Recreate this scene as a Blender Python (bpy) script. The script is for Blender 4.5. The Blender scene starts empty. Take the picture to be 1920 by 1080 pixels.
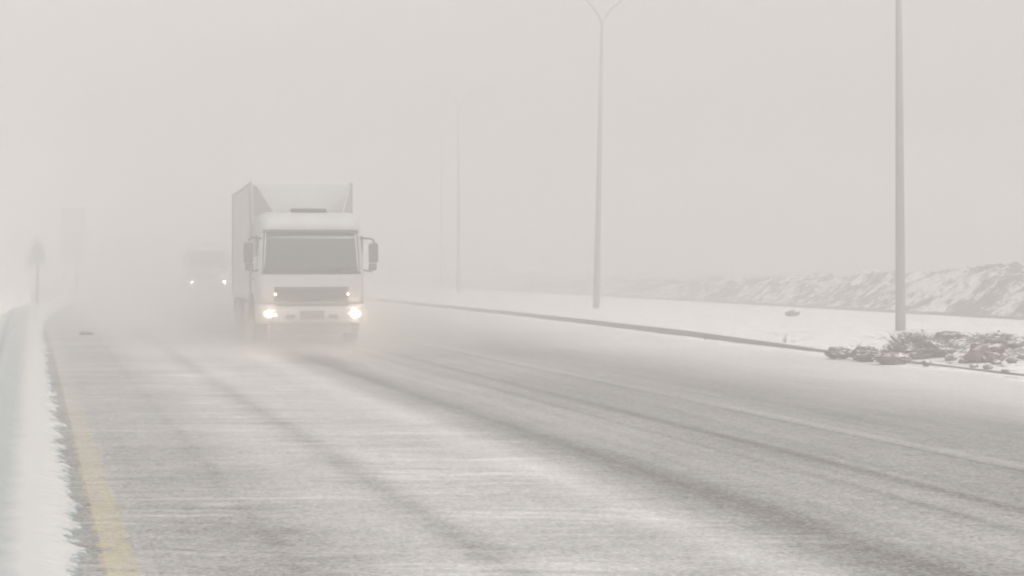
import bpy, bmesh, math, random
from mathutils import Vector, Matrix, noise, Euler
R = math.radians
PI = math.pi
random.seed(7)
scene = bpy.context.scene
C = scene.collection

# ------------------------------------------------------------------ camera
FPX = 3000.0                      # focal length in pixels of the 1920 wide frame
CAM_Z = 1.9
PITCH = math.atan(45.0 / FPX)     # horizon sits 45 px above the middle
cam_d = bpy.data.cameras.new("camera"); cam = bpy.data.objects.new("camera", cam_d); C.objects.link(cam)
cam_d.sensor_width = 36.0; cam_d.lens = 36.0 * FPX / 1920.0
cam_d.clip_start = 0.1; cam_d.clip_end = 3000
cam.location = (0, 0, CAM_Z); cam.rotation_euler = (PI/2 - PITCH, 0, 0)
scene.camera = cam

# ------------------------------------------------------------------ world and light (overcast snowfall)
SUN_EL, SUN_ROT = 48.0, 150.0
w = bpy.data.worlds.new("World"); scene.world = w; w.use_nodes = True
wn = w.node_tree.nodes; wl = w.node_tree.links; wn.clear()
sky = wn.new("ShaderNodeTexSky"); sky.sky_type = 'NISHITA'; sky.sun_disc = False
sky.sun_elevation = R(SUN_EL); sky.sun_rotation = R(SUN_ROT)
sky.air_density = 1.0; sky.dust_density = 6.0; sky.ozone_density = 1.0
hs = wn.new("ShaderNodeHueSaturation"); hs.inputs['Saturation'].default_value = 0.0
tint = wn.new("ShaderNodeMixRGB"); tint.blend_type = 'MULTIPLY'; tint.inputs[0].default_value = 1.0
tint.inputs[2].default_value = (1.0, 0.973, 0.952, 1)
bg = wn.new("ShaderNodeBackground"); bg.inputs['Strength'].default_value = 0.15
wo = wn.new("ShaderNodeOutputWorld")
wl.new(sky.outputs[0], hs.inputs['Color']); wl.new(hs.outputs[0], tint.inputs[1])
wl.new(tint.outputs[0], bg.inputs['Color']); wl.new(bg.outputs[0], wo.inputs['Surface'])
sun_d = bpy.data.lights.new("sun", 'SUN'); sun_d.energy = 0.6; sun_d.angle = R(40); sun_d.color = (1.0, 0.97, 0.93)
sun = bpy.data.objects.new("sun", sun_d); C.objects.link(sun)
sun.rotation_euler = (R(90 - SUN_EL), 0, R(150)); sun.location = (0, 0, 60)
scene.view_settings.view_transform = 'Standard'; scene.view_settings.look = 'None'
scene.view_settings.gamma = 1.0; scene.view_settings.use_curve_mapping = False
scene.view_settings.exposure = 0.51
cy = scene.cycles
cy.max_bounces = 10; cy.diffuse_bounces = 3; cy.glossy_bounces = 2; cy.volume_bounces = 6
cy.volume_step_rate = 1.0; cy.volume_max_steps = 64
cy.sample_clamp_indirect = 4.0; cy.sample_clamp_direct = 30.0
cy.use_denoising = True
cy.filter_width = 2.0

# ------------------------------------------------------------------ helpers
A_ROAD = math.atan(0.30)
ROAD_O = Vector((0.55, 0, 0))
ROAD_M = Matrix.Translation(ROAD_O) @ Matrix.Rotation(A_ROAD, 4, 'Z')
def P(u, v, z=0.0):               # road frame (u right of the yellow line, v along the road) to world
    return ROAD_M @ Vector((u, v, z))
def at(px, py, z=0.0):            # where the sight line of a pixel meets the level z
    d = Vector(((px - 960) / FPX, 1.0, -(py - 540) / FPX)).normalized()
    d = Euler((-PITCH, 0, 0)).to_matrix() @ d
    t = (z - CAM_Z) / d.z
    return Vector((0, 0, CAM_Z)) + d * t

def tag(o, label=None, cat=None, group=None, kind=None):
    if label: o['label'] = label
    if cat: o['category'] = cat
    if group: o['group'] = group
    if kind: o['kind'] = kind
    return o
def obj(name, bm, mat, parent=None, smooth=True, loc=None, rot=None):
    me = bpy.data.meshes.new(name); bm.to_mesh(me); bm.free()
    if smooth:
        for p in me.polygons: p.use_smooth = True
    o = bpy.data.objects.new(name, me); C.objects.link(o)
    if mat: me.materials.append(mat)
    if parent: o.parent = parent
    if loc is not None: o.location = loc
    if rot is not None: o.rotation_euler = rot
    return o
def empty(name, loc, rz=0.0):
    o = bpy.data.objects.new(name, None); C.objects.link(o)
    o.location = loc; o.rotation_euler = (0, 0, rz); o.empty_display_size = 0.2
    return o
def box(bm, cx, cy_, cz, sx, sy, sz, bev=0.0):
    r = bmesh.ops.create_cube(bm, size=1.0)
    bmesh.ops.scale(bm, vec=(sx, sy, sz), verts=r['verts'])
    if bev > 0:
        es = list({e for v in r['verts'] for e in v.link_edges})
        rr = bmesh.ops.bevel(bm, geom=es, offset=bev, segments=2, affect='EDGES', profile=0.5)
        vs = list({v for f in rr['faces'] for v in f.verts} | {v for v in r['verts'] if v.is_valid})
    else:
        vs = r['verts']
    bmesh.ops.translate(bm, vec=(cx, cy_, cz), verts=vs)
    return vs
def tube(bm, pts, rad, n=8, cap=True):
    """tapered tube through pts; rad is a number or a list"""
    if not isinstance(rad, (list, tuple)): rad = [rad] * len(pts)
    pts = [Vector(p) for p in pts]; rings = []
    for i, p in enumerate(pts):
        d = (pts[min(i+1, len(pts)-1)] - pts[max(i-1, 0)]).normalized()
        a = Vector((0, 0, 1)) if abs(d.z) < 0.9 else Vector((1, 0, 0))
        x = d.cross(a).normalized(); y = d.cross(x).normalized()
        rings.append([bm.verts.new(p + (x*math.cos(2*PI*k/n) + y*math.sin(2*PI*k/n))*rad[i]) for k in range(n)])
    for a, b in zip(rings, rings[1:]):
        for k in range(n): bm.faces.new((a[k], a[(k+1) % n], b[(k+1) % n], b[k]))
    if cap:
        bm.faces.new(rings[0]); bm.faces.new(rings[-1][::-1])
    return rings
def lathe_x(bm, prof, cx, cy_, cz, n=28):
    """profile [(x, r)] revolved about an axle parallel to x"""
    rings = []
    for (x, r) in prof:
        rings.append([bm.verts.new((cx + x, cy_ + r*math.cos(2*PI*k/n), cz + r*math.sin(2*PI*k/n))) for k in range(n)])
    for a, b in zip(rings, rings[1:]):
        for k in range(n): bm.faces.new((a[k], a[(k+1) % n], b[(k+1) % n], b[k]))
    bm.faces.new(rings[0]); bm.faces.new(rings[-1][::-1])
def lathe_y(bm, prof, cx, cy_, cz, n=20):
    rings = []
    for (y, r) in prof:
        rings.append([bm.verts.new((cx + r*math.cos(2*PI*k/n), cy_ + y, cz + r*math.sin(2*PI*k/n))) for k in range(n)])
    for a, b in zip(rings, rings[1:]):
        for k in range(n): bm.faces.new((a[k], a[(k+1) % n], b[(k+1) % n], b[k]))
    bm.faces.new(rings[0]); bm.faces.new(rings[-1][::-1])
def fix(bm):
    bmesh.ops.recalc_face_normals(bm, faces=bm.faces[:]); return bm

# ------------------------------------------------------------------ materials
class N:
    """tiny node helper"""
    def __init__(s, name):
        s.m = bpy.data.materials.new(name); s.m.use_nodes = True
        s.t = s.m.node_tree; s.n = s.t.nodes; s.l = s.t.links
        s.b = s.n['Principled BSDF']
    def new(s, t, **kw):
        x = s.n.new(t)
        for k, v in kw.items(): setattr(x, k, v)
        return x
    def link(s, a, b): s.l.new(a, b)
    def put(s, sock, val):
        if isinstance(val, (int, float, tuple)): sock.default_value = val
        else: s.l.new(val, sock)
    def math(s, op, a, b=0.0, c=None, clamp=False):
        x = s.new('ShaderNodeMath', operation=op, use_clamp=clamp)
        s.put(x.inputs[0], a); s.put(x.inputs[1], b)
        if c is not None: s.put(x.inputs[2], c)
        return x.outputs[0]
    def coord(s): return s.new('ShaderNodeTexCoord').outputs['Object']
    def mapping(s, vec, scale=(1, 1, 1), rot=(0, 0, 0), loc=(0, 0, 0)):
        x = s.new('ShaderNodeMapping'); s.link(vec, x.inputs['Vector'])
        x.inputs['Scale'].default_value = scale; x.inputs['Rotation'].default_value = rot
        x.inputs['Location'].default_value = loc
        return x.outputs[0]
    def noise(s, vec, scale=1.0, detail=3.0, rough=0.5, dist=0.0):
        x = s.new('ShaderNodeTexNoise'); s.link(vec, x.inputs['Vector'])
        x.inputs['Scale'].default_value = scale; x.inputs['Detail'].default_value = detail
        x.inputs['Roughness'].default_value = rough; x.inputs['Distortion'].default_value = dist
        return x.outputs['Fac']
    def ramp(s, fac, stops, interp='LINEAR'):
        x = s.new('ShaderNodeValToRGB'); x.color_ramp.interpolation = interp
        s.link(fac, x.inputs[0]); e = x.color_ramp.elements
        while len(e) < len(stops): e.new(0.5)
        for el, (p, c) in zip(e, stops):
            el.position = p; el.color = c if isinstance(c, tuple) else (c, c, c, 1)
        return x.outputs[0]
    def mix(s, fac, a, b):
        x = s.new('ShaderNodeMixRGB'); s.put(x.inputs[0], fac); s.put(x.inputs[1], a); s.put(x.inputs[2], b)
        return x.outputs[0]
    def sep(s, vec):
        x = s.new('ShaderNodeSeparateXYZ'); s.link(vec, x.inputs[0]); return x.outputs
    def bump(s, h, strength=0.3, dist=0.02):
        x = s.new('ShaderNodeBump'); x.inputs['Strength'].default_value = strength
        x.inputs['Distance'].default_value = dist; s.link(h, x.inputs['Height'])
        s.link(x.outputs[0], s.b.inputs['Normal'])
    def rough(s, r): s.b.inputs['Roughness'].default_value = r; return s
SNOW = (0.79, 0.783, 0.775, 1)
def plain(name, col, rough=0.6, metal=0.0, var=0.12, scale=6.0, spec=0.5):
    k = N(name); n = k.noise(k.coord(), scale, 5, 0.6)
    f = k.ramp(n, [(0.3, 1 - var), (0.7, 1 + 0.0)])
    c = k.new('ShaderNodeMixRGB', blend_type='MULTIPLY'); c.inputs[0].default_value = 1
    c.inputs[1].default_value = (*col, 1); k.link(f, c.inputs[2]); k.link(c.outputs[0], k.b.inputs['Base Color'])
    k.b.inputs['Roughness'].default_value = rough; k.b.inputs['Metallic'].default_value = metal
    k.b.inputs['Specular IOR Level'].default_value = spec
    return k.m
def emit(name, col, strength):
    k = N(name); k.b.inputs['Base Color'].default_value = (*col, 1)
    k.b.inputs['Emission Color'].default_value = (*col, 1); k.b.inputs['Emission Strength'].default_value = strength
    return k.m

def mat_road():
    k = N('snow_dusted_asphalt'); co = k.coord(); s = k.sep(co)
    wob = k.math('MULTIPLY', k.math('SUBTRACT', k.noise(k.mapping(co, (0.05, 0.06, 1)), 1, 2), 0.5), 0.6)
    wob2 = k.math('MULTIPLY', k.math('SUBTRACT', k.noise(k.mapping(co, (1.2, 0.35, 1)), 1, 4, 0.6), 0.5), 0.20)
    u = k.math('ADD', k.math('ADD', s[0], wob), wob2)
    un = k.math('DIVIDE', u, 20.0, clamp=True)
    prof = [(0.0, .34), (0.2, .26), (1.0, .26), (1.6, .42), (2.0, .46), (2.2, .38), (2.4, .36), (2.6, .48), (3.5, .44), (3.95, .56),
            (4.15, .46), (4.4, .24), (4.85, .17), (5.2, .20), (5.6, .29), (5.95, .29), (6.2, .23), (6.5, .23), (6.8, .18), (7.3, .20),
            (7.9, .19), (8.1, .17), (8.25, .19), (8.4, .32), (8.6, .20), (9.4, .13), (10.0, .17), (10.9, .30), (12.5, .58), (15.5, .80), (18.0, .82)]
    base = k.ramp(un, [(a/20.0, b) for a, b in prof])
    # wind-blown streaks lie across the shoulder (roughly the world x direction)
    wv = k.mapping(co, (1, 1, 1), (0, 0, A_ROAD + R(2.5)))
    wv2 = k.mapping(co, (1, 1, 1), (0, 0, A_ROAD - R(4)))
    wn_ = k.new('ShaderNodeTexNoise'); k.link(k.mapping(co, (0.45, 0.45, 1)), wn_.inputs['Vector']); wn_.inputs['Scale'].default_value = 1.0; wn_.inputs['Detail'].default_value = 3
    def warp(vec, amt):
        a = k.new('ShaderNodeVectorMath', operation='MULTIPLY_ADD'); k.link(wn_.outputs['Color'], a.inputs[0])
        a.inputs[1].default_value = (amt, amt, 0); k.link(vec, a.inputs[2]); return a.outputs[0]
    wv = warp(wv, 0.9); wv2 = warp(wv2, 0.7)
    st1 = k.noise(k.mapping(wv, (0.28, 1.0, 1)), 1, 7, 0.66, 0.6)
    st2 = k.noise(k.mapping(wv2, (0.8, 4.5, 1)), 1, 6, 0.68, 0.6)
    thin = k.noise(k.mapping(wv, (0.16, 2.4, 1), (0, 0, 0), (7, 3, 0)), 1, 3, 0.5, 0.25)
    ridge = k.math('SUBTRACT', 1.0, k.math('MULTIPLY', k.math('ABSOLUTE', k.math('SUBTRACT', thin, 0.5)), 22.0), clamp=True)
    gate = k.ramp(k.noise(k.mapping(wv, (0.5, 0.7, 1), (0, 0, 0), (31, 9, 0)), 1, 3), [(0.47, 0), (0.62, 1)])
    ridge = k.math('MULTIPLY', ridge, gate)
    shoulder = k.ramp(un, [(0.0, .7), (2/20, 1.0), (4.0/20, .9), (5.0/20, .28), (9/20, .16), (12/20, .25), (18/20, .2)])
    mixst = k.math('ADD', k.math('MULTIPLY', k.math('SUBTRACT', st1, 0.5), 0.55), k.math('MULTIPLY', k.math('SUBTRACT', st2, 0.5), 0.36))
    mixst = k.math('ADD', mixst, k.math('MULTIPLY', ridge, 0.26))
    tot = k.math('ADD', base, k.math('MULTIPLY', mixst, shoulder))
    # tyre-drawn texture along the driving lanes
    ln = k.noise(k.mapping(co, (3.2, 0.10, 1)), 1, 5, 0.6, 0.1)
    lane = k.ramp(un, [(0.0, .06), (3.8/20, .1), (4.6/20, .42), (9/20, .35), (12/20, .22), (1.0, .1)])
    tot = k.math('ADD', tot, k.math('MULTIPLY', k.math('SUBTRACT', ln, 0.5), lane))
    blot = k.noise(k.mapping(co, (0.35, 0.16, 1)), 1, 4, 0.6)
    tot = k.math('ADD', tot, k.math('MULTIPLY', k.math('SUBTRACT', blot, 0.5), 0.35))
    uw = k.math('ADD', s[0], k.math('MULTIPLY', wob, 0.5))
    for c_, w_, d_ in ((4.80, .38, .12), (6.20, .10, .12), (6.78, .16, .11), (8.17, .06, .15), (2.30, .16, .09), (1.05, .10, .06)):
        dip = k.math('SUBTRACT', 1.0, k.math('DIVIDE', k.math('ABSOLUTE', k.math('SUBTRACT', uw, c_)), w_), clamp=True)
        tot = k.math('SUBTRACT', tot, k.math('MULTIPLY', dip, d_))
    g1 = k.noise(co, 24.0, 6, 0.85); g2 = k.noise(co, 7.0, 3, 0.6)
    grain = k.math('ADD', k.math('MULTIPLY', k.math('SUBTRACT', g1, 0.5), 2.2), k.math('MULTIPLY', k.math('SUBTRACT', g2, 0.5), 0.5))
    tot = k.math("ADD", k.math("ADD", tot, 0.045), k.math("MULTIPLY", grain, 0.9), clamp=True)
    tot = k.math('SUBTRACT', tot, k.math('MULTIPLY', k.math('LESS_THAN', s[0], -0.09), 0.16), clamp=True)
    # worn yellow edge line
    yl = k.math('LESS_THAN', k.math('ABSOLUTE', k.math('ADD', s[0], k.math('MULTIPLY', k.math('SUBTRACT', g2, 0.5), 0.16))), 0.108)
    wear = k.ramp(k.noise(co, 7.0, 7, 0.85), [(0.42, 0.0), (0.56, 1)])
    fade = k.new('ShaderNodeMapRange'); k.link(s[1], fade.inputs[0])
    fade.inputs[1].default_value = 11; fade.inputs[2].default_value = 27; fade.inputs[3].default_value = 1.0; fade.inputs[4].default_value = 0.22
    wear = k.math('MULTIPLY', wear, fade.outputs[0])
    yl = k.math('MULTIPLY', yl, wear)
    dark = k.mix(yl, (0.088, 0.083, 0.077, 1), (0.36, 0.29, 0.11, 1))
    tot = k.math('MULTIPLY', tot, k.math('SUBTRACT', 1.0, k.math('MULTIPLY', yl, 0.55)))
    col = k.mix(tot, dark, (0.74, 0.732, 0.724, 1))
    k.link(col, k.b.inputs['Base Color']); k.b.inputs['Roughness'].default_value = 0.8
    k.b.inputs['Specular IOR Level'].default_value = 0.2
    k.bump(k.math('ADD', g1, tot), 0.25, 0.01)
    return k.m

def mat_snow(name, dirt=0.0, streak=0.0, scale=1.0, dcol=(0.16, 0.14, 0.12, 1), mound=False):
    k = N(name); co = k.coord()
    n1 = k.noise(co, 0.8*scale, 5, 0.6); n2 = k.noise(co, 14.0*scale, 4, 0.7)
    c = k.ramp(n1, [(0.3, (0.71, 0.70, 0.69, 1)), (0.65, SNOW)])
    if dirt > 0:
        d = k.noise(k.mapping(co, (1, 1, 1.0), (0, 0, 0), (5, 5, 1)), 3.2*scale, 7, 0.72, 0.4)
        f = k.ramp(d, [(1 - dirt - 0.10, 0), (1 - dirt + 0.06, 1)])
        c = k.mix(f, c, dcol)
    if streak > 0:
        d = k.noise(k.mapping(co, (1.3, 1.5, 1.0), (R(20), R(30), 0)), 1.9*scale, 8, 0.74, 0.5)
        pn = k.noise(co, 0.45, 3, 0.5)
        d = k.math('ADD', d, k.math('MULTIPLY', k.math('SUBTRACT', pn, 0.5), 0.5))
        f = k.math('MULTIPLY', k.ramp(d, [(0.44, 0), (0.53, 1)]), streak)
        c = k.mix(f, c, dcol)
    if mound:      # bare dug earth showing through on the rubble mound
        m = k.new('ShaderNodeMapping', vector_type='TEXTURE'); k.link(co, m.inputs[0]); m.inputs['Location'].default_value = (19.0, 26.5, 0); m.inputs['Scale'].default_value = (3.6, 6.0, 99)
        ln = k.new('ShaderNodeVectorMath', operation='LENGTH'); k.link(m.outputs[0], ln.inputs[0])
        near = k.math('SUBTRACT', 1.0, ln.outputs['Value'], clamp=True)
        d = k.noise(co, 2.6, 8, 0.75, 0.6)
        f = k.ramp(k.math('ADD', d, k.math('MULTIPLY', near, 0.22)), [(0.585, 0), (0.625, 1)])
        f = k.math('MULTIPLY', f, k.math('GREATER_THAN', near, 0.02))
        c = k.mix(f, c, (0.12, 0.10, 0.09, 1))
    k.link(c, k.b.inputs['Base Color']); k.b.inputs['Roughness'].default_value = 0.85
    k.b.inputs['Specular IOR Level'].default_value = 0.15
    k.bump(k.math('ADD', n2, n1), 0.35, 0.03)
    return k.m
def mat_drift():
    k = N('drift_snow'); co = k.coord(); s = k.sep(co)
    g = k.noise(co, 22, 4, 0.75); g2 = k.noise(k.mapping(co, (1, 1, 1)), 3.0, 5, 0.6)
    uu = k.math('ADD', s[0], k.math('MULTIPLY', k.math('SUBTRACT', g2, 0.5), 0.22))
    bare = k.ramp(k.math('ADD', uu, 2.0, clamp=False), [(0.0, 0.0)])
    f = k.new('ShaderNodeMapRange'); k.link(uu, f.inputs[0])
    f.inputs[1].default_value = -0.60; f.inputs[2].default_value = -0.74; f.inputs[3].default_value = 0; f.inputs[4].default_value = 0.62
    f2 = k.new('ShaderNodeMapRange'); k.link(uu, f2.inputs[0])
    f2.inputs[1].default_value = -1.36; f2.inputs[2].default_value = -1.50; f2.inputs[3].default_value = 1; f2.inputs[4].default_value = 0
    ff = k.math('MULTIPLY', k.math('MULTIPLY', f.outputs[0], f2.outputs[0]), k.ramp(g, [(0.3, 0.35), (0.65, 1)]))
    kerb_shade = k.math('SUBTRACT', 1.0, k.math('MULTIPLY', k.math('ABSOLUTE', k.math('ADD', uu, 1.24)), 7.0), clamp=True)  # shade of the outer kerb step, painted into the colour as a dark line
    ff = k.math('MAXIMUM', ff, k.math('MULTIPLY', kerb_shade, 0.95))
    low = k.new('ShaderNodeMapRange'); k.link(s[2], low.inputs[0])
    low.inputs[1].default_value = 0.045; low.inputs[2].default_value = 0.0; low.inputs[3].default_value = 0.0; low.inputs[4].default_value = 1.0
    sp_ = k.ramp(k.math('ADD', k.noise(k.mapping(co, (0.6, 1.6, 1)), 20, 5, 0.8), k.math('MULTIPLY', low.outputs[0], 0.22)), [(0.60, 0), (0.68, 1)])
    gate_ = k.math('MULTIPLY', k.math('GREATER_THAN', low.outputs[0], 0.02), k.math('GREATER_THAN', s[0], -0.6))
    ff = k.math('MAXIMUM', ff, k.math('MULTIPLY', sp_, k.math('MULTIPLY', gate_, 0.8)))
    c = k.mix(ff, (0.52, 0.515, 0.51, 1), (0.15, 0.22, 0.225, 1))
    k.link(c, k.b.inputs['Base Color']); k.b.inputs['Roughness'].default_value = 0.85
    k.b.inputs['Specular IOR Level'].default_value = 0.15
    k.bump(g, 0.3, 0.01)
    return k.m
def mat_clod(name, col, snow=0.5):
    k = N(name); co = k.coord()
    nz = k.sep(k.new('ShaderNodeNewGeometry').outputs['Normal'])[2]
    n = k.noise(co, 5.0, 6, 0.7); n2 = k.noise(co, 2.0, 4, 0.6)
    f = k.math('ADD', k.math('MULTIPLY', nz, 0.55), k.math('SUBTRACT', n, 0.5))
    f = k.ramp(f, [(0.62 - 0.35*snow, 0), (0.70 - 0.35*snow, 1)])
    base = k.mix(n2, (col[0]*0.7, col[1]*0.7, col[2]*0.7, 1), (col[0]*1.25, col[1]*1.25, col[2]*1.25, 1))
    k.link(k.mix(f, base, SNOW), k.b.inputs['Base Color']); k.b.inputs['Roughness'].default_value = 0.95
    k.b.inputs['Specular IOR Level'].default_value = 0.1
    k.bump(n, 0.6, 0.04)
    return k.m

M = {}
M['road'] = mat_road()
M['snow'] = mat_snow('open_snow', dirt=0.30)
M['median'] = mat_snow('median_snow', dirt=0.36, mound=True)
M['berm'] = mat_snow('berm_snow_and_scrub', dirt=0.40, streak=1.0, scale=0.8, dcol=(0.10, 0.097, 0.094, 1))
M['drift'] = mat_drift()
M['kerb'] = plain('kerb_concrete', (0.22, 0.215, 0.21), 0.9, var=0.35)
M['galv'] = plain('galvanised_steel', (0.23, 0.225, 0.215), 0.6, 0.0, 0.15)
M['white_paint'] = plain('truck_white_paint', (0.45, 0.45, 0.445), 0.42, 0.0, 0.14, 1.5)
M['box_white'] = plain('box_body_white', (0.54, 0.545, 0.54), 0.5, 0.0, 0.10, 0.8)
M['grey_panel'] = plain('grey_fairing', (0.33, 0.32, 0.31), 0.5, 0.0, 0.15, 2)
M['black'] = plain('black_plastic', (0.035, 0.035, 0.036), 0.55, 0.0, 0.3)
M['dark_grey'] = plain('dirty_dark_plastic', (0.09, 0.085, 0.08), 0.7, 0.0, 0.3)
M['rubber'] = plain('tyre_rubber', (0.03, 0.028, 0.027), 0.85, 0.0, 0.3)
M['steel'] = plain('wheel_steel', (0.30, 0.29, 0.28), 0.5, 0.3, 0.3)
M['glass'] = plain('windscreen_glass', (0.03, 0.033, 0.035), 0.12, 0.0, 0.1, 1.0)
M['mirror'] = plain('mirror_glass', (0.25, 0.26, 0.27), 0.1, 0.6, 0.05)
M['plate'] = plain('number_plate', (0.13, 0.13, 0.125), 0.5, 0, 0.3)
M['lamp_on'] = emit('headlight_glow', (1.0, 0.80, 0.56), 60.0)
M['lamp_far'] = emit('far_headlight_glow', (1.0, 0.95, 0.88), 260.0)
M['marker_on'] = emit('marker_lamp_glow', (1.0, 0.93, 0.82), 3.0)
M['lens'] = plain('clear_lens', (0.6, 0.6, 0.58), 0.15, 0, 0.05)
M['earth'] = mat_clod('brown_earth', (0.11, 0.10, 0.088), 0.45)
M['earth_red'] = mat_clod('reddish_earth', (0.16, 0.115, 0.105), 0.50)
M['stone'] = mat_clod('snowy_stone', (0.15, 0.14, 0.13), 0.75)
M['twig'] = plain('dry_twig', (0.14, 0.125, 0.09), 0.9, 0, 0.4, 4)
M['leafy'] = plain('dead_leaves', (0.12, 0.11, 0.07), 0.9, 0, 0.5, 5)
M['needle'] = plain('frosted_foliage', (0.30, 0.32, 0.29), 0.9, 0, 0.4, 5)
M['board'] = plain('sign_board', (0.42, 0.415, 0.41), 0.7, 0, 0.2, 1)

# ------------------------------------------------------------------ structure: ground, road, verges
def fbm(x, y, z=0.0, o=4):
    return noise.fractal(Vector((x, y, z)), 0.9, 2.1, o)      # roughly -1..1
def grid(name, us, vs, hfun, mat, skip=None):
    """height field in the road frame, object origin on the road origin"""
    verts = []; faces = []
    for v in vs:
        for u in us:
            uu = u(v) if callable(u) else u
            verts.append((uu, v, hfun(uu, v)))
    n = len(us)
    for j in range(len(vs) - 1):
        for i in range(n - 1):
            a = j*n + i; faces.append((a, a+1, a+n+1, a+n))
    me = bpy.data.meshes.new(name); me.from_pydata(verts, [], faces); me.materials.append(mat)
    for p in me.polygons: p.use_smooth = True
    o = bpy.data.objects.new(name, me); C.objects.link(o)
    o.location = ROAD_O; o.rotation_euler = (0, 0, A_ROAD)
    return o
def rng(a, b, s):
    n = max(1, int(round((b - a) / s))); return [a + (b - a)*i/n for i in range(n + 1)]

bm = bmesh.new()
v = [bm.verts.new(c) for c in ((-420, -60, -0.06), (420, -60, -0.06), (420, 420, -0.06), (-420, 420, -0.06))]
bm.faces.new(v); g = obj('ground', bm, M['snow'], smooth=False); tag(g, kind='structure')

KERB = [(-60, 15.35), (5, 15.35), (23, 15.4), (28, 15.5), (36.5, 15.75), (45, 16.1), (55, 16.35), (75, 16.3), (100, 16.2), (400, 16.2)]
def kerb_u(v):
    for (a, ua), (b, ub) in zip(KERB, KERB[1:]):
        if v <= b: return ua + (ub - ua)*(v - a)/(b - a)
    return KERB[-1][1]
def kerb_h(v):
    t = min(1, max(0, (v - 26)/14)); return 0.055 + 0.105*t*t*(3 - 2*t)

vs_road = rng(-60, 0, 10)[:-1] + rng(0, 120, 1.5)[:-1] + rng(120, 400, 20)
rd = grid('road', [-0.6, 0.0, 2, 4, 6, 8, 10, 12, 14, lambda v: kerb_u(v) + 0.02], vs_road, lambda u, v: 0.0, M['road'])
tag(rd, kind='structure')
def wedge(u, v):
    n = 0.35 + 0.65*max(0, 0.5 + 0.6*fbm(v*0.13, 3.3)) ; d = kerb_u(v) - u
    return -0.01 + 0.035*n*max(0, 1 - d/0.9) + 0.012*fbm(u*1.5, v*0.8, 8)
wd = grid('snow_along_kerb', [(lambda v, t=t: kerb_u(v) - 1.3 + 1.295*t/14) for t in range(15)], rng(4, 70, 0.35)[:-1] + rng(70, 140, 2), wedge, M['median'])
tag(wd, kind='structure')

# raised right verge between the two kerbs, with the rubble mound by the first lamp
def med_h(u, v):
    h = kerb_h(v) + 0.03*min(1, (u - kerb_u(v))/0.5)
    e = max(0.0, u - kerb_u(v) - 0.1)
    k = min(1.0, e/1.0) * min(1.0, max(0, 28.4 - u)/1.0)
    h += k*(0.05*fbm(u*0.35, v*0.3, 1) + 0.02*fbm(u*1.6, v*1.6, 2))
    g = math.exp(-((u - 19.3)/2.3)**2 - ((v - 27.5)/6.5)**2)
    h += k*g*(0.20 + 0.20*fbm(u*0.9, v*0.9, 5) + 0.07*fbm(u*3.5, v*3.5, 6))
    return h
us = [(lambda v, t=t: kerb_u(v) + (28.4 - kerb_u(v))*(t/70)**1.25) for t in range(71)]
md = grid('snowy_verge', us, rng(-10, 15, 5)[:-1] + rng(15, 45, 0.16)[:-1] + rng(45, 110, 0.8)[:-1] + rng(110, 400, 15), med_h, M['median'])
tag(md, kind='structure')

def strip_along(name, prof, vs, mat, label, cat, ufun):
    bm = bmesh.new(); rows = []
    for v in vs: rows.append([bm.verts.new((ufun(v) + a, v, b(v) if callable(b) else b)) for a, b in prof])
    for r0, r1 in zip(rows, rows[1:]):
        for i in range(len(prof) - 1): bm.faces.new((r0[i], r0[i+1], r1[i+1], r1[i]))
    bm.faces.new(rows[0]); bm.faces.new(rows[-1][::-1]); fix(bm)
    o = obj(name, bm, mat, smooth=False); o.location = ROAD_O; o.rotation_euler = (0, 0, A_ROAD)
    tag(o, label, cat); return o
kv = rng(-10, 20, 3)[:-1] + rng(20, 110, 0.5)[:-1] + rng(110, 380, 10)
strip_along('kerb', [(-0.012, -0.05), (-0.006, lambda v: kerb_h(v) - 0.012), (0.012, lambda v: kerb_h(v) + 0.006*noise.noise(Vector((v*1.3, 0, 0)))), (0.05, lambda v: kerb_h(v) - 0.02), (0.05, -0.05)],
            kv, M['kerb'], 'long dark concrete kerb along the right edge of the near carriageway', 'kerb', kerb_u)

# opposite carriageway and the scrubby bank behind it
far = grid('far_road', [28.4, 30, 32.2], rng(-10, 380, 10), lambda u, v: 0.13, M['road'])
far.data.materials.clear(); far.data.materials.append(mat_snow('far_road_slush', dirt=0.70, scale=0.7, dcol=(0.12, 0.12, 0.12, 1)))
tag(far, kind='structure')
strip_along('kerb', [(-0.05, -0.05), (-0.05, 0.145), (0.0, 0.15), (0.012, 0.1), (0.012, -0.05)], rng(10, 380, 5), M['kerb'],
            'distant kerb at the far edge of the snowy verge below the scrubby bank', 'kerb', lambda v: 28.42)
def berm_h(u, v):
    t = (u - 31.0)/3.0
    s = 0 if t <= 0 else (min(1, t)**2)*(3 - 2*min(1, t))
    top = 1.75 + 0.28*fbm(v*0.10, 4.0) + 0.14*fbm(v*0.45, 9.0)
    top *= 1.0 - 0.50*min(1, max(0, (v - 46)/36.0))
    rough = 0.30*fbm(u*0.9, v*0.8, 3, 6) + 0.13*abs(fbm(u*2.3, v*2.3, 7, 4))
    return 0.09 + s*(top - 0.12 + rough)
bermo = grid('snowy_bank', rng(31, 36, 0.14)[:-1] + rng(36, 60, 1.5), rng(14, 36, 2)[:-1] + rng(36, 80, 0.16)[:-1] + rng(80, 200, 1.5), berm_h, M['berm'])
tag(bermo, kind='structure')

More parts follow.
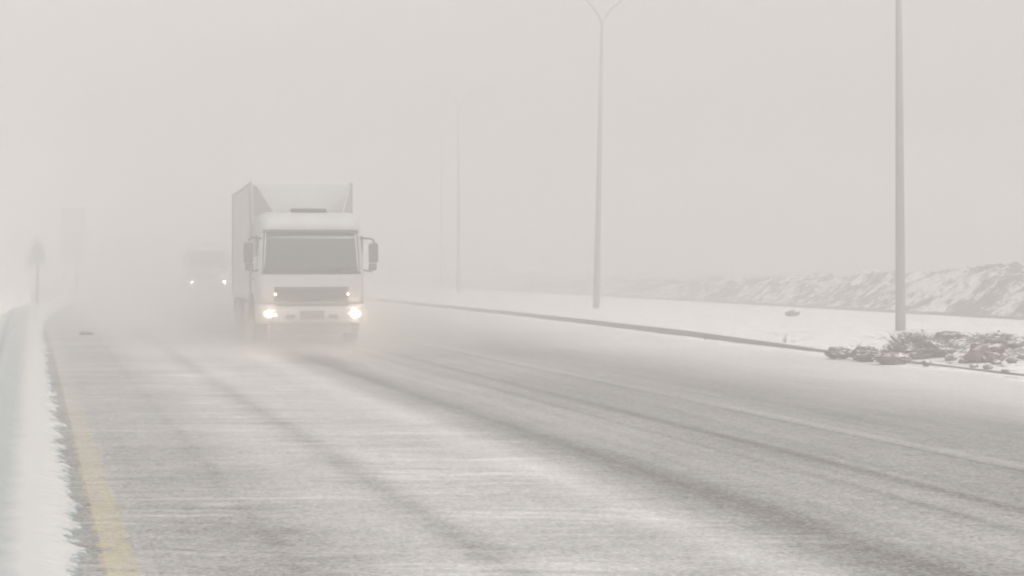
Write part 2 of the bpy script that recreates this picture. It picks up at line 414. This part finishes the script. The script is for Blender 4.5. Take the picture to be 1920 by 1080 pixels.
# left: wind-combed drift on the low kerb, then the left snow field
def bend(v): return 1.3*(max(0.0, v - 42)/34)**2
def drift_h(u, v):
    u = u - bend(v)
    e = -0.30 + 0.05*noise.noise(Vector((v*0.35, 0.0, 5.0)))
    wx = u*0.958 - v*0.287; wy = u*0.287 + v*0.958         # wind blows along world x
    tooth = fbm(wx*1.6, wy*8.0 - wx*3.0, 2.0, 4)
    tooth2 = fbm(wx*5.0, wy*27.0 - wx*9, 6.0, 3)
    d = e - u
    ed = d + 0.125*tooth + 0.09*tooth2 + 0.02
    kk = min(1, max(0, (d - 0.02)/0.2)); ed = ed + (d - ed)*0.85*kk
    h = 0.0
    if ed > 0: h = 0.11*(1 - math.exp(-ed/0.16))
    else: h = ed*0.12
    if u < -0.75: h -= 0.045*min(1, (-0.75 - u)/0.25)
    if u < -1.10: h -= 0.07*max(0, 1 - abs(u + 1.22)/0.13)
    if u < -1.22: h += 0.13*min(1, (-1.22 - u)/0.45)
    return h + 0.006*fbm(u*4, v*2.2, 1) + (0.02*fbm(u*1.2, v*0.6, 9) if d > 0.1 else 0)
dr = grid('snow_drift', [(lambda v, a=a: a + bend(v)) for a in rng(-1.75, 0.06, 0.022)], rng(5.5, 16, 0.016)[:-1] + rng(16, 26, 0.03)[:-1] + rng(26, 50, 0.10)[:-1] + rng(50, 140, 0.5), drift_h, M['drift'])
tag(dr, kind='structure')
def field_h(u, v):
    t = min(1, (-1.70 - u)/1.2)
    return 0.11 + 0.16*t + 0.06*t*fbm(u*0.4, v*0.3, 2) + 0.025*t*fbm(u*1.7, v*1.7, 3)
fd = grid('snow_field', rng(-60, -12, 4)[:-1] + rng(-12, -2.0, 0.3)[:-1] + [(lambda v, a=a: a + bend(v)) for a in (-2.0, -1.85, -1.70)], rng(0, 20, 2)[:-1] + rng(20, 90, 0.5)[:-1] + rng(90, 380, 10), field_h, M['snow'])
tag(fd, kind='structure')

# ------------------------------------------------------------------ street lamps
def make_lamp():
    t = empty('street_lamp', (0, 0, 0))
    bm = bmesh.new()
    prof = [(0, .13), (0.5, .128), (0.55, .125), (2, .118), (6, .095), (11.2, .058)]
    tube(bm, [(0, 0, z - 0.3 if i == 0 else z) for i, (z, r) in enumerate(prof)], [r for z, r in prof], 16)
    obj('pole', fix(bm), M['galv'], t)
    for s in (-1, 1):
        bm = bmesh.new(); pts = []
        for i in range(9):
            q = i/8; pts.append((s*(0.02 + 1.75*q**1.25), 0, 11.15 + 1.25*math.sin(q*PI/2)**0.9))
        tube(bm, pts, [0.042 - 0.012*i/8 for i in range(9)], 10)
        a = obj('arm', fix(bm), M['galv'], t)
        bm = bmesh.new(); box(bm, s*2.05, 0, 12.40, 0.62, 0.24, 0.12, 0.04)
        obj('lamp_head', bm, M['galv'], a)
    return t
def copy_tree(o, parent=None, skip=()):
    c = o.copy(); C.objects.link(c)
    if parent: c.parent = parent
    for ch in list(o.children):
        if ch.name.split('.')[0] in skip or ch.type == 'LIGHT': continue
        copy_tree(ch, c, skip)
    return c
lamp = make_lamp()
spots = [(1689, 40.4, -0.6, 'nearest grey street lamp pole rising out of the dark brush at the roadside'),
         (1118, 62.2, 1.2, 'slender street lamp with its forked double arm in view, second nearest on the verge'),
         (860, 96.0, 0.0, 'faint distant street lamp pole fading into the blowing snow, right of the oncoming truck'),
         (828, 120.0, 0.0, 'faintest and farthest street lamp pole, a ghost just left of the third pole')]
for i, (px, Z, tilt, lab) in enumerate(spots):
    o = lamp if i == 0 else copy_tree(lamp)
    X = (px - 960)/FPX*Z
    o.location = (X, Z, 0.10); o.rotation_euler = (0, R(tilt), A_ROAD)
    tag(o, lab, 'street lamp', 'street lamps along the verge')

# ------------------------------------------------------------------ truck
def contour(z, hw, yf, yb, r, n=6):
    """front-facing cab outline at height z: list from rear left round the front to rear right"""
    pts = [(-hw, yb, z)]
    for i in range(n + 1):
        a = PI + (PI/2)*i/n
        pts.append((-hw + r + r*math.cos(a), yf + r + r*math.sin(a), z))
    m = 8
    for i in range(1, m):
        t = i/m; bow = 0.035*math.sin(PI*t)
        pts.append((-hw + r + (2*hw - 2*r)*t, yf - bow, z))
    for i in range(n + 1):
        a = 1.5*PI + (PI/2)*i/n
        pts.append((hw - r + r*math.cos(a), yf + r + r*math.sin(a), z))
    pts.append((hw, yb, z)); return pts
LV = [(0.98, 1.235, 0.02, .13), (1.36, 1.235, 0.0, .14), (1.70, 1.235, 0.01, .16), (2.05, 1.22, 0.055, .18), (2.40, 1.20, 0.11, .19),
      (2.64, 1.185, 0.15, .20), (2.72, 1.18, 0.135, .21), (2.90, 1.165, 0.17, .24), (3.02, 1.14, 0.26, .28), (3.09, 1.08, 0.42, .32), (3.125, 0.98, 0.62, .35)]
def level(z):
    for a, b in zip(LV, LV[1:]):
        if z <= b[0]:
            t = (z - a[0])/(b[0] - a[0]); return tuple(a[i] + (b[i] - a[i])*t for i in range(1, 4))
    return LV[-1][1:]
def make_truck():
    t = empty('truck', (0, 0, 0))
    bm = bmesh.new(); rows = []
    for (z, hw, yf, r) in LV: rows.append([bm.verts.new(p) for p in contour(z, hw, yf, 2.1, r)])
    for a, b in zip(rows, rows[1:]):
        for i in range(len(a) - 1): bm.faces.new((a[i], a[i+1], b[i+1], b[i]))
        bm.faces.new((a[-1], a[0], b[0], b[-1]))
    bm.faces.new(rows[0]); bm.faces.new(rows[-1][::-1])
    cab = obj('cab_body', fix(bm), M['white_paint'], t)
    def patch(name, z0, z1, x0, x1, off, mat, parent, nz=6, thick=0.0):
        """a skin panel following the cab front between x0..x1 and z0..z1, proud by off"""
        bm = bmesh.new(); rows = []
        for j in range(nz + 1):
            z = z0 + (z1 - z0)*j/nz; hw, yf, r = level(z); c = contour(z, hw, yf, 2.1, r)[1:-1]
            xs = [x0(z) + (x1(z) - x0(z))*i/20 for i in range(21)]
            row = []
            for x in xs:
                y = None
                for p, q in zip(c, c[1:]):
                    if p[0] <= x <= q[0] + 1e-9:
                        f = 0 if q[0] == p[0] else (x - p[0])/(q[0] - p[0]); y = p[1] + (q[1] - p[1])*f; break
                if y is None: y = yf + r
                row.append((x, y - off, z))
            rows.append(row)
        vf = [[bm.verts.new(p) for p in r_] for r_ in rows]
        vb = [[bm.verts.new((p[0], p[1] + off + 0.03, p[2])) for p in r_] for r_ in rows]
        for a, b in zip(vf, vf[1:]):
            for i in range(20): bm.faces.new((a[i], a[i+1], b[i+1], b[i]))
        for i in range(20):
            bm.faces.new((vf[0][i], vb[0][i], vb[0][i+1], vf[0][i+1])); bm.faces.new((vf[-1][i], vf[-1][i+1], vb[-1][i+1], vb[-1][i]))
        for j in range(nz):
            bm.faces.new((vf[j][0], vf[j+1][0], vb[j+1][0], vb[j][0])); bm.faces.new((vf[j][-1], vb[j][-1], vb[j+1][-1], vf[j+1][-1]))
        return obj(name, fix(bm), mat, parent)
    sc = patch('windscreen', 1.71, 2.62, lambda z: -1.14 + 0.05*(z - 1.7), lambda z: 1.14 - 0.05*(z - 1.7), 0.006, M['glass'], t)
    patch('windscreen_seal', 1.665, 1.712, lambda z: -1.15, lambda z: 1.15, 0.012, M['black'], sc, 1)
    patch('roof_visor', 2.625, 2.70, lambda z: -1.11, lambda z: 1.11, 0.035, M['dark_grey'], t, 2)
    for x, a in ((-0.62, 0.55), (0.0, 0.55), (0.62, 0.5)):
        bm = bmesh.new(); tube(bm, [(x, -0.06, 1.69), (x + 0.1, -0.035, 1.76), (x + a, -0.03, 1.80)], 0.012, 6)
        obj('wiper', fix(bm), M['black'], t)
    gr = patch('grille', 1.03, 1.37, lambda z: -0.86, lambda z: 0.86, 0.012, M['dark_grey'], t, 3)
    for z in (1.09, 1.16, 1.23, 1.30):
        bm = bmesh.new(); box(bm, 0, -0.058, z, 1.56, 0.03, 0.022, 0.006); obj('grille_slat', bm, M['black'], gr)
    # bumper, lower skirt
    bm = bmesh.new(); rows = []
    for (z, hw, yf, r) in ((0.52, 1.21, 0.02, .16), (0.60, 1.245, -0.05, .2), (0.90, 1.25, -0.06, .2), (0.965, 1.24, -0.02, .18)):
        rows.append([bm.verts.new(p) for p in contour(z, hw, yf, 0.75, r)])
    for a, b in zip(rows, rows[1:]):
        for i in range(len(a) - 1): bm.faces.new((a[i], a[i+1], b[i+1], b[i]))
        bm.faces.new((a[-1], a[0], b[0], b[-1]))
    bm.faces.new(rows[0]); bm.faces.new(rows[-1][::-1])
    bp = obj('bumper', fix(bm), M['white_paint'], t)
    bm = bmesh.new(); box(bm, 0, -0.098, 0.945, 1.72, 0.03, 0.03, 0.008); obj('bumper_slot', bm, M['black'], bp)
    bm = bmesh.new(); box(bm, 0, 0.14, 0.40, 1.86, 0.2, 0.235, 0.03); obj('underrun_bar', bm, M['dark_grey'], t)
    bm = bmesh.new(); box(bm, 0, -0.108, 0.72, 0.56, 0.02, 0.2, 0.004); obj('number_plate', bm, M['plate'], t)
    for s in (-1, 1):
        bm = bmesh.new(); box(bm, s*0.50, -0.10, 0.68, 0.22, 0.03, 0.09, 0.012); obj('fog_lamp', bm, M['dark_grey'], t)
        bm = bmesh.new(); box(bm, s*0.99, -0.075, 0.745, 0.34, 0.06, 0.19, 0.03)
        hl = obj('headlight', bm, M['lens'], t)
        bm = bmesh.new(); kk = 0.72 if s < 0 else 1.0
        lathe_y(bm, [(-0.03, 0.03*kk), (-0.027, 0.062*kk), (-0.015, 0.088*kk), (0.01, 0.092*kk)], s*1.0, -0.115, 0.745)
        obj('lamp_lens', fix(bm), M['lamp_on'], hl)
        bm = bmesh.new(); lathe_y(bm, [(-0.02, 0.012), (-0.012, 0.03), (0.01, 0.032)], s*0.84, -0.108, 0.72)
        obj('side_lamp', fix(bm), M['marker_on'] if s < 0 else M['lens'], hl)
        bm = bmesh.new(); lathe_y(bm, [(-0.02, 0.012), (-0.012, 0.028), (0.012, 0.03)], s*0.84, -0.052, 1.20)
        obj('marker_lamp', fix(bm), M['marker_on'], t)
        # doors, side windows
        bm = bmesh.new(); box(bm, s*1.232, 0.85, 1.55, 0.03, 1.05, 1.1, 0.01); d = obj('door', bm, M['white_paint'], t)
        bm = bmesh.new(); box(bm, s*1.235, 0.82, 2.32, 0.03, 0.92, 0.50, 0.01); obj('door_window', bm, M['glass'], d)
        bm = bmesh.new(); box(bm, s*1.255, 1.22, 1.55, 0.03, 0.2, 0.05, 0.01); obj('door_handle', bm, M['black'], d)
        bm = bmesh.new(); box(bm, s*1.16, 0.95, 0.66, 0.24, 0.36, 0.06, 0.01); obj('cab_step', bm, M['dark_grey'], t)
        bm = bmesh.new(); box(bm, s*1.16, 0.95, 0.92, 0.2, 0.36, 0.06, 0.01); obj('cab_step', bm, M['dark_grey'], t)
        # mirrors
        bm = bmesh.new()
        tube(bm, [(s*1.15, 0.16, 2.50), (s*1.36, 0.0, 2.50), (s*1.45, -0.03, 2.46), (s*1.46, -0.03, 2.36)], 0.02, 8)
        bm2 = bmesh.new(); tube(bm2, [(s*1.22, 0.14, 1.76), (s*1.40, 0.02, 1.72), (s*1.45, -0.02, 1.78)], 0.018, 8)
        bm3 = bmesh.new(); box(bm3, s*1.45, 0.0, 2.16, 0.22, 0.11, 0.46, 0.035)
        mi = obj('mirror', bm3, M['dark_grey'], t)
        obj('mirror_arm', fix(bm), M['black'], mi); obj('mirror_arm', fix(bm2), M['black'], mi)
        bm3 = bmesh.new(); box(bm3, s*1.43, 0.0, 1.835, 0.19, 0.10, 0.17, 0.03)
        obj('wide_angle_mirror', bm3, M['dark_grey'], mi)
        # grey air deflector wing beside the cab roof
        bm = bmesh.new()
        q = [(-0.80, 0.50, 3.04), (-1.12, 1.75, 3.04), (-1.19, 2.08, 3.04), (-1.19, 2.08, 3.82), (-1.14, 1.72, 3.78)]
        a = [bm.verts.new((-s*x if s > 0 else x, y, z)) for x, y, z in q]
        b = [bm.verts.new(((-s*(x + 0.04)) if s > 0 else x + 0.04, y, z)) for x, y, z in q]
        bm.faces.new(a); bm.faces.new(b[::-1])
        for i in range(5): bm.faces.new((a[i], b[i], b[(i+1) % 5], a[(i+1) % 5]))
        obj('air_deflector', fix(bm), M['grey_panel'], t, smooth=False)
        # side skirt / fuel tank
        bm = bmesh.new(); box(bm, s*1.05, 3.6, 0.72, 0.42, 1.5, 0.5, 0.12); obj('fuel_tank', bm, M['steel'], t)
        bm = bmesh.new()
        pts = [(s*1.16, 1.45 + 0.62*math.cos(a), 0.55 + 0.62*math.sin(a)) for a in [PI*k/10 for k in range(11)]]
        for p, q_ in zip(pts, pts[1:]):
            vv = [bm.verts.new((p[0] - 0.14, p[1], p[2])), bm.verts.new((p[0] + 0.11, p[1], p[2])), bm.verts.new((q_[0] + 0.11, q_[1], q_[2])), bm.verts.new((q_[0] - 0.14, q_[1], q_[2]))]
            bm.faces.new(vv)
        bmesh.ops.remove_doubles(bm, verts=bm.verts[:], dist=0.001); bmesh.ops.solidify(bm, geom=bm.faces[:], thickness=0.02)
        obj('wheel_arch', bm, M['dark_grey'], t)
        bm = bmesh.new(); box(bm, s*1.08, 8.75, 0.68, 0.36, 0.03, 0.55, 0.005); obj('mudflap', bm, M['black'], t)
        for y in (1.45, 6.5, 7.85):
            bm = bmesh.new(); w_ = 0.15 if y < 2 else 0.28
            lathe_x(bm, [(-w_, .30), (-w_, .44), (-w_ + .04, .50), (w_ - .04, .50), (w_, .44), (w_, .30)], s*(1.24 - w_), y, 0.5)
            ty = obj('wheel', fix(bm), M['rubber'], t)
            bm = bmesh.new(); lathe_x(bm, [(-0.02, .30), (s*0.0 + 0.0, .29), (s*0.03, .16), (s*0.09, .12), (s*0.10, .02)], s*(1.24 - 0.02), y, 0.5)
            obj('rim', fix(bm), M['steel'], ty)
    bm = bmesh.new(); box(bm, 0, 0.70, 3.165, 0.82, 0.42, 0.085, 0.025); obj('roof_hatch', bm, M['black'], t)
    bm = bmesh.new(); box(bm, 0, 0.95, 3.13, 1.5, 0.05, 0.03, 0.006)
    obj('roof_rail', fix(bm), M['dark_grey'], t)
    bm = bmesh.new()
    for s in (-1, 1): box(bm, s*0.42, 5.1, 0.82, 0.1, 8.3, 0.26, 0.01)
    for y in (1.45, 6.5, 7.85): tube(bm, [(-1.05, y, 0.5), (1.05, y, 0.5)], 0.07, 10)
    for y in (0.9, 2.5, 4.5, 9.0): box(bm, 0, y, 0.82, 0.74, 0.12, 0.18, 0.01)
    obj('chassis', fix(bm), M['black'], t, smooth=False)
    # box body with corner posts and side ribs
    bm = bmesh.new(); box(bm, 0, 5.85, 2.46, 2.48, 7.0, 2.86, 0.02); cb = obj('cargo_box', bm, M['box_white'], t, smooth=False)
    bm = bmesh.new()
    for sx in (-1, 1):
        for y in (2.35, 9.35): box(bm, sx*1.235, y, 2.46, 0.075, 0.075, 2.92, 0.012)
        box(bm, sx*1.243, 5.85, 1.06, 0.04, 6.9, 0.11, 0.008); box(bm, sx*1.243, 5.85, 3.86, 0.04, 6.9, 0.07, 0.008)
    obj('box_trim', bm, M['grey_panel'], cb, smooth=False)
    bm = bmesh.new()
    bm.free()
    for sx in (-1, 1):
        for k in range(9):
            bm = bmesh.new(); box(bm, sx*1.245, 3.1 + k*0.7, 2.46, 0.025, 0.045, 2.6, 0.004)
            obj('side_rib', bm, M['box_white'], cb, smooth=False)
    return t
truck = make_truck()
truck.location = (-4.66, 37.2, 0.0); truck.rotation_euler = (0, 0, R(13.3))
tag(truck, 'white high-roofed truck with a box body and glowing headlights driving towards us', 'truck', 'trucks driving towards us')
for s in (-1, 1):
    ld = bpy.data.lights.new('headlight_beam', 'SPOT'); ld.energy = 170; ld.color = (1.0, 0.74, 0.50)
    ld.spot_size = R(75); ld.spot_blend = 1.0; ld.shadow_soft_size = 0.10
    lo = bpy.data.objects.new('headlight_beam', ld); C.objects.link(lo); lo.parent = truck
    lo.location = (s*1.0, -0.22, 0.745); lo.rotation_euler = (R(98), 0, PI)
truck2 = copy_tree(truck, None, ('cargo_box', 'air_deflector', 'roof_rail'))
truck2.location = at(390, 552, 0); truck2.location.z = 0
tag(truck2, 'dim truck with two small white headlights far behind the white truck', 'truck', 'trucks driving towards us')
for ch in truck2.children_recursive:
    if ch.name.startswith('lamp_lens'):
        ch.data = ch.data.copy(); ch.data.materials.clear(); ch.data.materials.append(M['lamp_far'])
    if ch.name.startswith(('marker_lamp', 'side_lamp')):
        ch.data = ch.data.copy(); ch.data.materials.clear(); ch.data.materials.append(M['lens'])

# ------------------------------------------------------------------ rubble, stones, brush
def clod(name, loc, size, mat, seed, sub=3, rough=0.35, rz=0.0, sink=0.25):
    bm = bmesh.new(); bmesh.ops.create_icosphere(bm, subdivisions=sub, radius=0.5)
    for v in bm.verts:
        p = v.co.copy(); n = noise.fractal(p*2.6 + Vector((seed*3.1, seed*1.7, 0)), 0.55, 2.3, 6)
        c = noise.cell(p*2.4 + Vector((seed, 0, 0)))
        v.co = p*(1 + rough*n + 0.10*c)
        v.co.x *= size[0]; v.co.y *= size[1]; v.co.z *= size[2]
    o = obj(name, bm, mat); o.location = (loc[0], loc[1], loc[2] + size[2]*(0.5 - sink)); o.rotation_euler = (0, 0, rz)
    return o
def uv_of(p):
    q = ROAD_M.inverted() @ Vector((p[0], p[1], 0)); return q.x, q.y
def verge_at(px, py):
    z = 0.1
    for _ in range(6):
        p = at(px, py, z); u, v_ = uv_of(p)
        if u < kerb_u(v_): u = kerb_u(v_) + 0.05
        z = med_h(u, v_)
    p.z = z; return p
clods = [
 # px, py(base), w, d, h, mat, label
 (1574, 667, 0.50, 0.42, 0.20, 'earth', 'dark clod farthest left in the row lying against the kerb'),
 (1624, 672, 0.54, 0.42, 0.27, 'earth', 'dark rounded clod in the middle of the row against the kerb'),
 (1672, 678, 0.66, 0.42, 0.20, 'earth_red', 'reddish brown clod at the right end of the row against the kerb'),
 (1745, 668, 0.80, 0.6, 0.34, 'earth', 'brown earth lump in front of the brush, right of the lamp pole'),
 (1846, 656, 0.70, 0.6, 0.42, 'earth_red', 'reddish earth lump with a snowy foot on the mound, right of the brush'),
 (1880, 640, 0.75, 0.6, 0.30, 'earth', 'grey brown slab of earth on top of the mound near the right edge'),
 (1785, 646, 0.75, 0.5, 0.22, 'earth', 'flat dark clod just right of the brush around the lamp pole'),
]
for i, (px, py, a, b, h, m_, lab) in enumerate(clods):
    p = verge_at(px, py); o = clod('earth_clod', p, (a, b, h), M[m_], i + 2, 4, 0.40, random.uniform(-0.4, 0.4), 0.2)
    tag(o, lab, 'earth clod', 'earth clods on the rubble mound')
    o.data.shade_flat()
stones = [(1897, 668, .15, 'small dark stone high on the snowy mound by the right edge'), (1914, 674, .11, 'smallest dark stone touching the right edge of the picture'),
          (1868, 683, .13, 'dark stone below the reddish earth lump'), (1808, 683, .16, 'grey stone half under snow midway along the front of the mound'),
          (1826, 689, .11, 'little stone just above the kerb, second from the left of the front stones'), (1852, 692, .13, 'low stone just above the kerb under the reddish lump'),
          (1782, 676, .18, 'snow-dusted stone between the brown lump and the kerb'), (1906, 652, .14, 'stone behind the others at the right edge, near the mound top'),
          (1738, 684, .14, 'snowy stone at the kerb directly right of the reddish clod row'), (1885, 697, .10, 'tiny stone at the kerb nearest the right corner of the verge'),
          (1486, 592, .34, 'long flat snow-covered stone out on the open verge')]
for i, (px, py, a, lab) in enumerate(stones):
    p = verge_at(px, py)
    o = clod('stone', p, (a*(2.4 if i == 10 else 1.35), a, a*0.75), M['stone'] if i not in (0, 1, 7) else M['earth'], 40 + i, 3, 0.35, random.uniform(-1, 1), 0.2)
    tag(o, lab, 'stone', 'stones on the snowy verge')

def blade(bm, p0, p1, w_):
    d = (p1 - p0); x = d.cross(Vector((random.uniform(-1, 1), random.uniform(-1, 1), 0.3))).normalized()*w_
    a = bm.verts.new(p0 - x); b = bm.verts.new(p0 + x); m1 = bm.verts.new(p0 + d*0.6 + x*0.7 + Vector((0, 0, .01))); c = bm.verts.new(p1)
    bm.faces.new((a, b, m1)); bm.faces.new((a, m1, c))
def brush(name, loc, hw, hd, h, n, mat, lab, cat, group, spread=1.0, wd=0.012, leaves=0, parts=True):
    t = empty(name, loc); bm = bmesh.new(); tips = []
    for _ in range(n):
        b = Vector((random.gauss(0, hw*0.38), random.gauss(0, hd*0.4), -0.05))
        prof = max(0.15, 1 - (abs(b.x)/hw)**1.4)
        L = h*random.uniform(0.45, 1.08)*prof
        tip = b + Vector((random.gauss(0, 0.35*spread)*L + 0.25*b.x, random.gauss(0, 0.3*spread)*L, L))
        blade(bm, b, tip, wd*random.uniform(0.6, 1.5)); tips.append((b, tip))
    obj('stem', bm, mat, t, smooth=False)
    if leaves:
        bm = bmesh.new()
        for _ in range(leaves):
            b, tip = random.choice(tips); q = b.lerp(tip, random.uniform(0.1, 0.85)) + Vector((random.gauss(0, .03), random.gauss(0, .03), random.gauss(0, .02)))
            sz = random.uniform(0.015, 0.05); snowy = random.random() < 0.2
            if snowy: q.z = max(q.z, tip.z*0.6) + 0.02; sz *= 1.3
            vs_ = [bm.verts.new(q + Vector((random.uniform(-1, 1), random.uniform(-1, 1), random.uniform(-1, 1)*(0.4 if snowy else 1)))*sz) for _ in range(3)]
            bm.faces.new(vs_).material_index = 1 if snowy else 0
        obj('foliage', bm, M['leafy'], t, smooth=False).data.materials.append(M['snow'])
    tag(t, lab, cat, group); return t
p = verge_at(1712, 657); brush('dry_shrub', p, 0.62, 0.45, 0.48, 520, M['twig'], 'dark spiky dry shrub growing around the foot of the nearest lamp pole', 'shrub', 'dry brush on the verge', 1.5, 0.013, 2600)
p = verge_at(1752, 652); brush('dry_shrub', p, 0.50, 0.45, 0.46, 380, M['twig'], 'ragged brown shrub just right of the one around the lamp pole', 'shrub', 'dry brush on the verge', 1.5, 0.013, 1900)
p = verge_at(1862, 640); brush('dry_shrub', p, 0.55, 0.4, 0.26, 300, M['twig'], 'low dark shrub at the top of the mound near the right edge', 'shrub', 'dry brush on the verge', 1.6, 0.013, 1500)
p = verge_at(1469, 642); brush('grass_tuft', p, 0.09, 0.08, 0.42, 9, M['twig'], 'thin upright dry weed standing in the snow left of the nearest lamp pole', 'weed', 'dry weeds in the snow', 0.9, 0.008)
p = verge_at(1324, 634); brush('grass_tuft', p, 0.10, 0.08, 0.28, 7, M['twig'], 'small sparse weed near the kerb, second weed from the left', 'weed', 'dry weeds in the snow', 1.0, 0.008)
p = verge_at(1240, 622); brush('grass_tuft', p, 0.14, 0.08, 0.22, 7, M['twig'], 'faint tiny weed near the kerb, farthest left of the weeds', 'weed', 'dry weeds in the snow', 1.0, 0.008)
p = verge_at(1610, 648); brush('grass_tuft', p, 0.18, 0.1, 0.26, 12, M['twig'], 'pale weed poking out behind the dark clods by the kerb', 'weed', 'dry weeds in the snow', 1.0, 0.008)

# dark debris on the shoulder
p = at(160, 628, 0.0); t = clod('debris', p, (0.34, 0.22, 0.10), M['dark_grey'], 77, 3, 0.5, 0.2, 0.1)
tag(t, 'small dark lump lying on the left shoulder of the road', 'debris')

# ------------------------------------------------------------------ left distance: small tree and tall sign board
t = empty('young_tree', at(70, 566, 0.2))
bm = bmesh.new(); tube(bm, [(0, 0, -0.1), (0.02, 0, 0.9), (-0.01, 0, 1.7), (0, 0, 2.5)], [0.075, 0.06, 0.05, 0.015], 8)
obj('trunk', fix(bm), M['galv'], t)
bm = bmesh.new()
for _ in range(900):
    q = random.random()**0.8; r = (0.45 + 0.22*math.sin(q*9))*q**0.9*random.uniform(0.7, 1.25)
    a = random.uniform(0, 2*PI); rr = r*math.sqrt(random.random())
    c = Vector((random.gauss(0, 0.20), random.gauss(0, 0.20), 2.05 + random.gauss(0, 0.26))); c.z += 0.25 - 1.1*abs(c.x)
    s = 0.07
    bm.faces.new([bm.verts.new(c + Vector((random.uniform(-s, s), random.uniform(-s, s), random.uniform(-s, s)))) for _ in range(3)])
obj('crown', bm, M['needle'], t, smooth=False)
tag(t, 'small thin-trunked tree with a drooping crown on the left verge, fading in the snow haze', 'tree')

Zs = 105.0; t = empty('sign_board', ((138 - 960)/FPX*Zs, Zs, 0.1), 0)
bm = bmesh.new(); box(bm, 0, 0, 3.75, 1.62, 0.16, 3.5, 0.03); obj('panel', bm, M['board'], t)
bm = bmesh.new(); tube(bm, [(0.25, 0.0, -0.3), (0.25, 0, 2.0)], 0.10, 12); obj('post', fix(bm), M['galv'], t)
tag(t, 'tall narrow upright board barely visible through the haze left of the road', 'sign board')

# ------------------------------------------------------------------ haze
HX, HY0, HY1, HZ0, HZ1 = 440, -80, 440, -1.1, 12.95
bm = bmesh.new(); box(bm, 0, (HY0 + HY1)/2, (HZ0 + HZ1)/2, 2*HX, HY1 - HY0, HZ1 - HZ0)
hz = obj('haze', bm, None, smooth=False)
hm = bpy.data.materials.new('snow_haze'); hm.use_nodes = True; hn = hm.node_tree; hn.nodes.clear()
pv = hn.nodes.new('ShaderNodeVolumePrincipled'); ho = hn.nodes.new('ShaderNodeOutputMaterial')
pv.inputs['Color'].default_value = (0.745, 0.736, 0.728, 1); pv.inputs['Density'].default_value = 0.0235
pv.inputs['Anisotropy'].default_value = 0.1
hn.links.new(pv.outputs[0], ho.inputs['Volume']); hz.data.materials.append(hm)
tag(hz, kind='stuff')

# snow whipped up low over the road by the wind and the trucks
bm = bmesh.new(); box(bm, 0, 0, 0, 16, 60, 2.6)
sp = obj('blowing_snow', bm, None, smooth=False)
sp.location = P(6, 62, 1.32); sp.rotation_euler = (0, 0, A_ROAD)
sm = bpy.data.materials.new('low_blowing_snow'); sm.use_nodes = True; st = sm.node_tree; st.nodes.clear()
sv = st.nodes.new('ShaderNodeVolumePrincipled'); so = st.nodes.new('ShaderNodeOutputMaterial')
sv.inputs['Color'].default_value = (0.79, 0.78, 0.77, 1); sv.inputs['Anisotropy'].default_value = 0.25
class V(N):
    def __init__(s, m): s.m = m; s.t = m.node_tree; s.n = s.t.nodes; s.l = s.t.links
k = V(sm); co = k.coord(); q = k.sep(co)
def lerp01(x, a, b):
    m = k.new('ShaderNodeMapRange', interpolation_type='SMOOTHSTEP'); k.link(x, m.inputs[0])
    m.inputs[1].default_value = a; m.inputs[2].default_value = b; m.inputs[3].default_value = 0.0; m.inputs[4].default_value = 1.0
    return m.outputs[0]
hgt = k.math('ADD', q[2], 1.3)                                   # metres above the road
fall = k.math('POWER', 2.718, k.math('MULTIPLY', hgt, -1.7))
lid = lerp01(q[2], 1.25, -0.2)
rise = k.math('MULTIPLY', lerp01(q[1], -34, -26), lerp01(q[1], 29, -5))
edge = lerp01(k.math('ABSOLUTE', q[0]), 6.0, 1.5)
nz = k.ramp(k.noise(k.mapping(co, (0.35, 0.18, 0.8)), 1, 2, 0.5), [(0.3, 0.35), (0.7, 1.0)])
d = k.math('MULTIPLY', k.math('MULTIPLY', k.math('MULTIPLY', fall, lid), rise), k.math('MULTIPLY', edge, nz))
k.link(k.math('MULTIPLY', d, 0.33), sv.inputs['Density'])
st.links.new(sv.outputs[0], so.inputs['Volume']); sp.data.materials.append(sm)
tag(sp, kind='stuff')
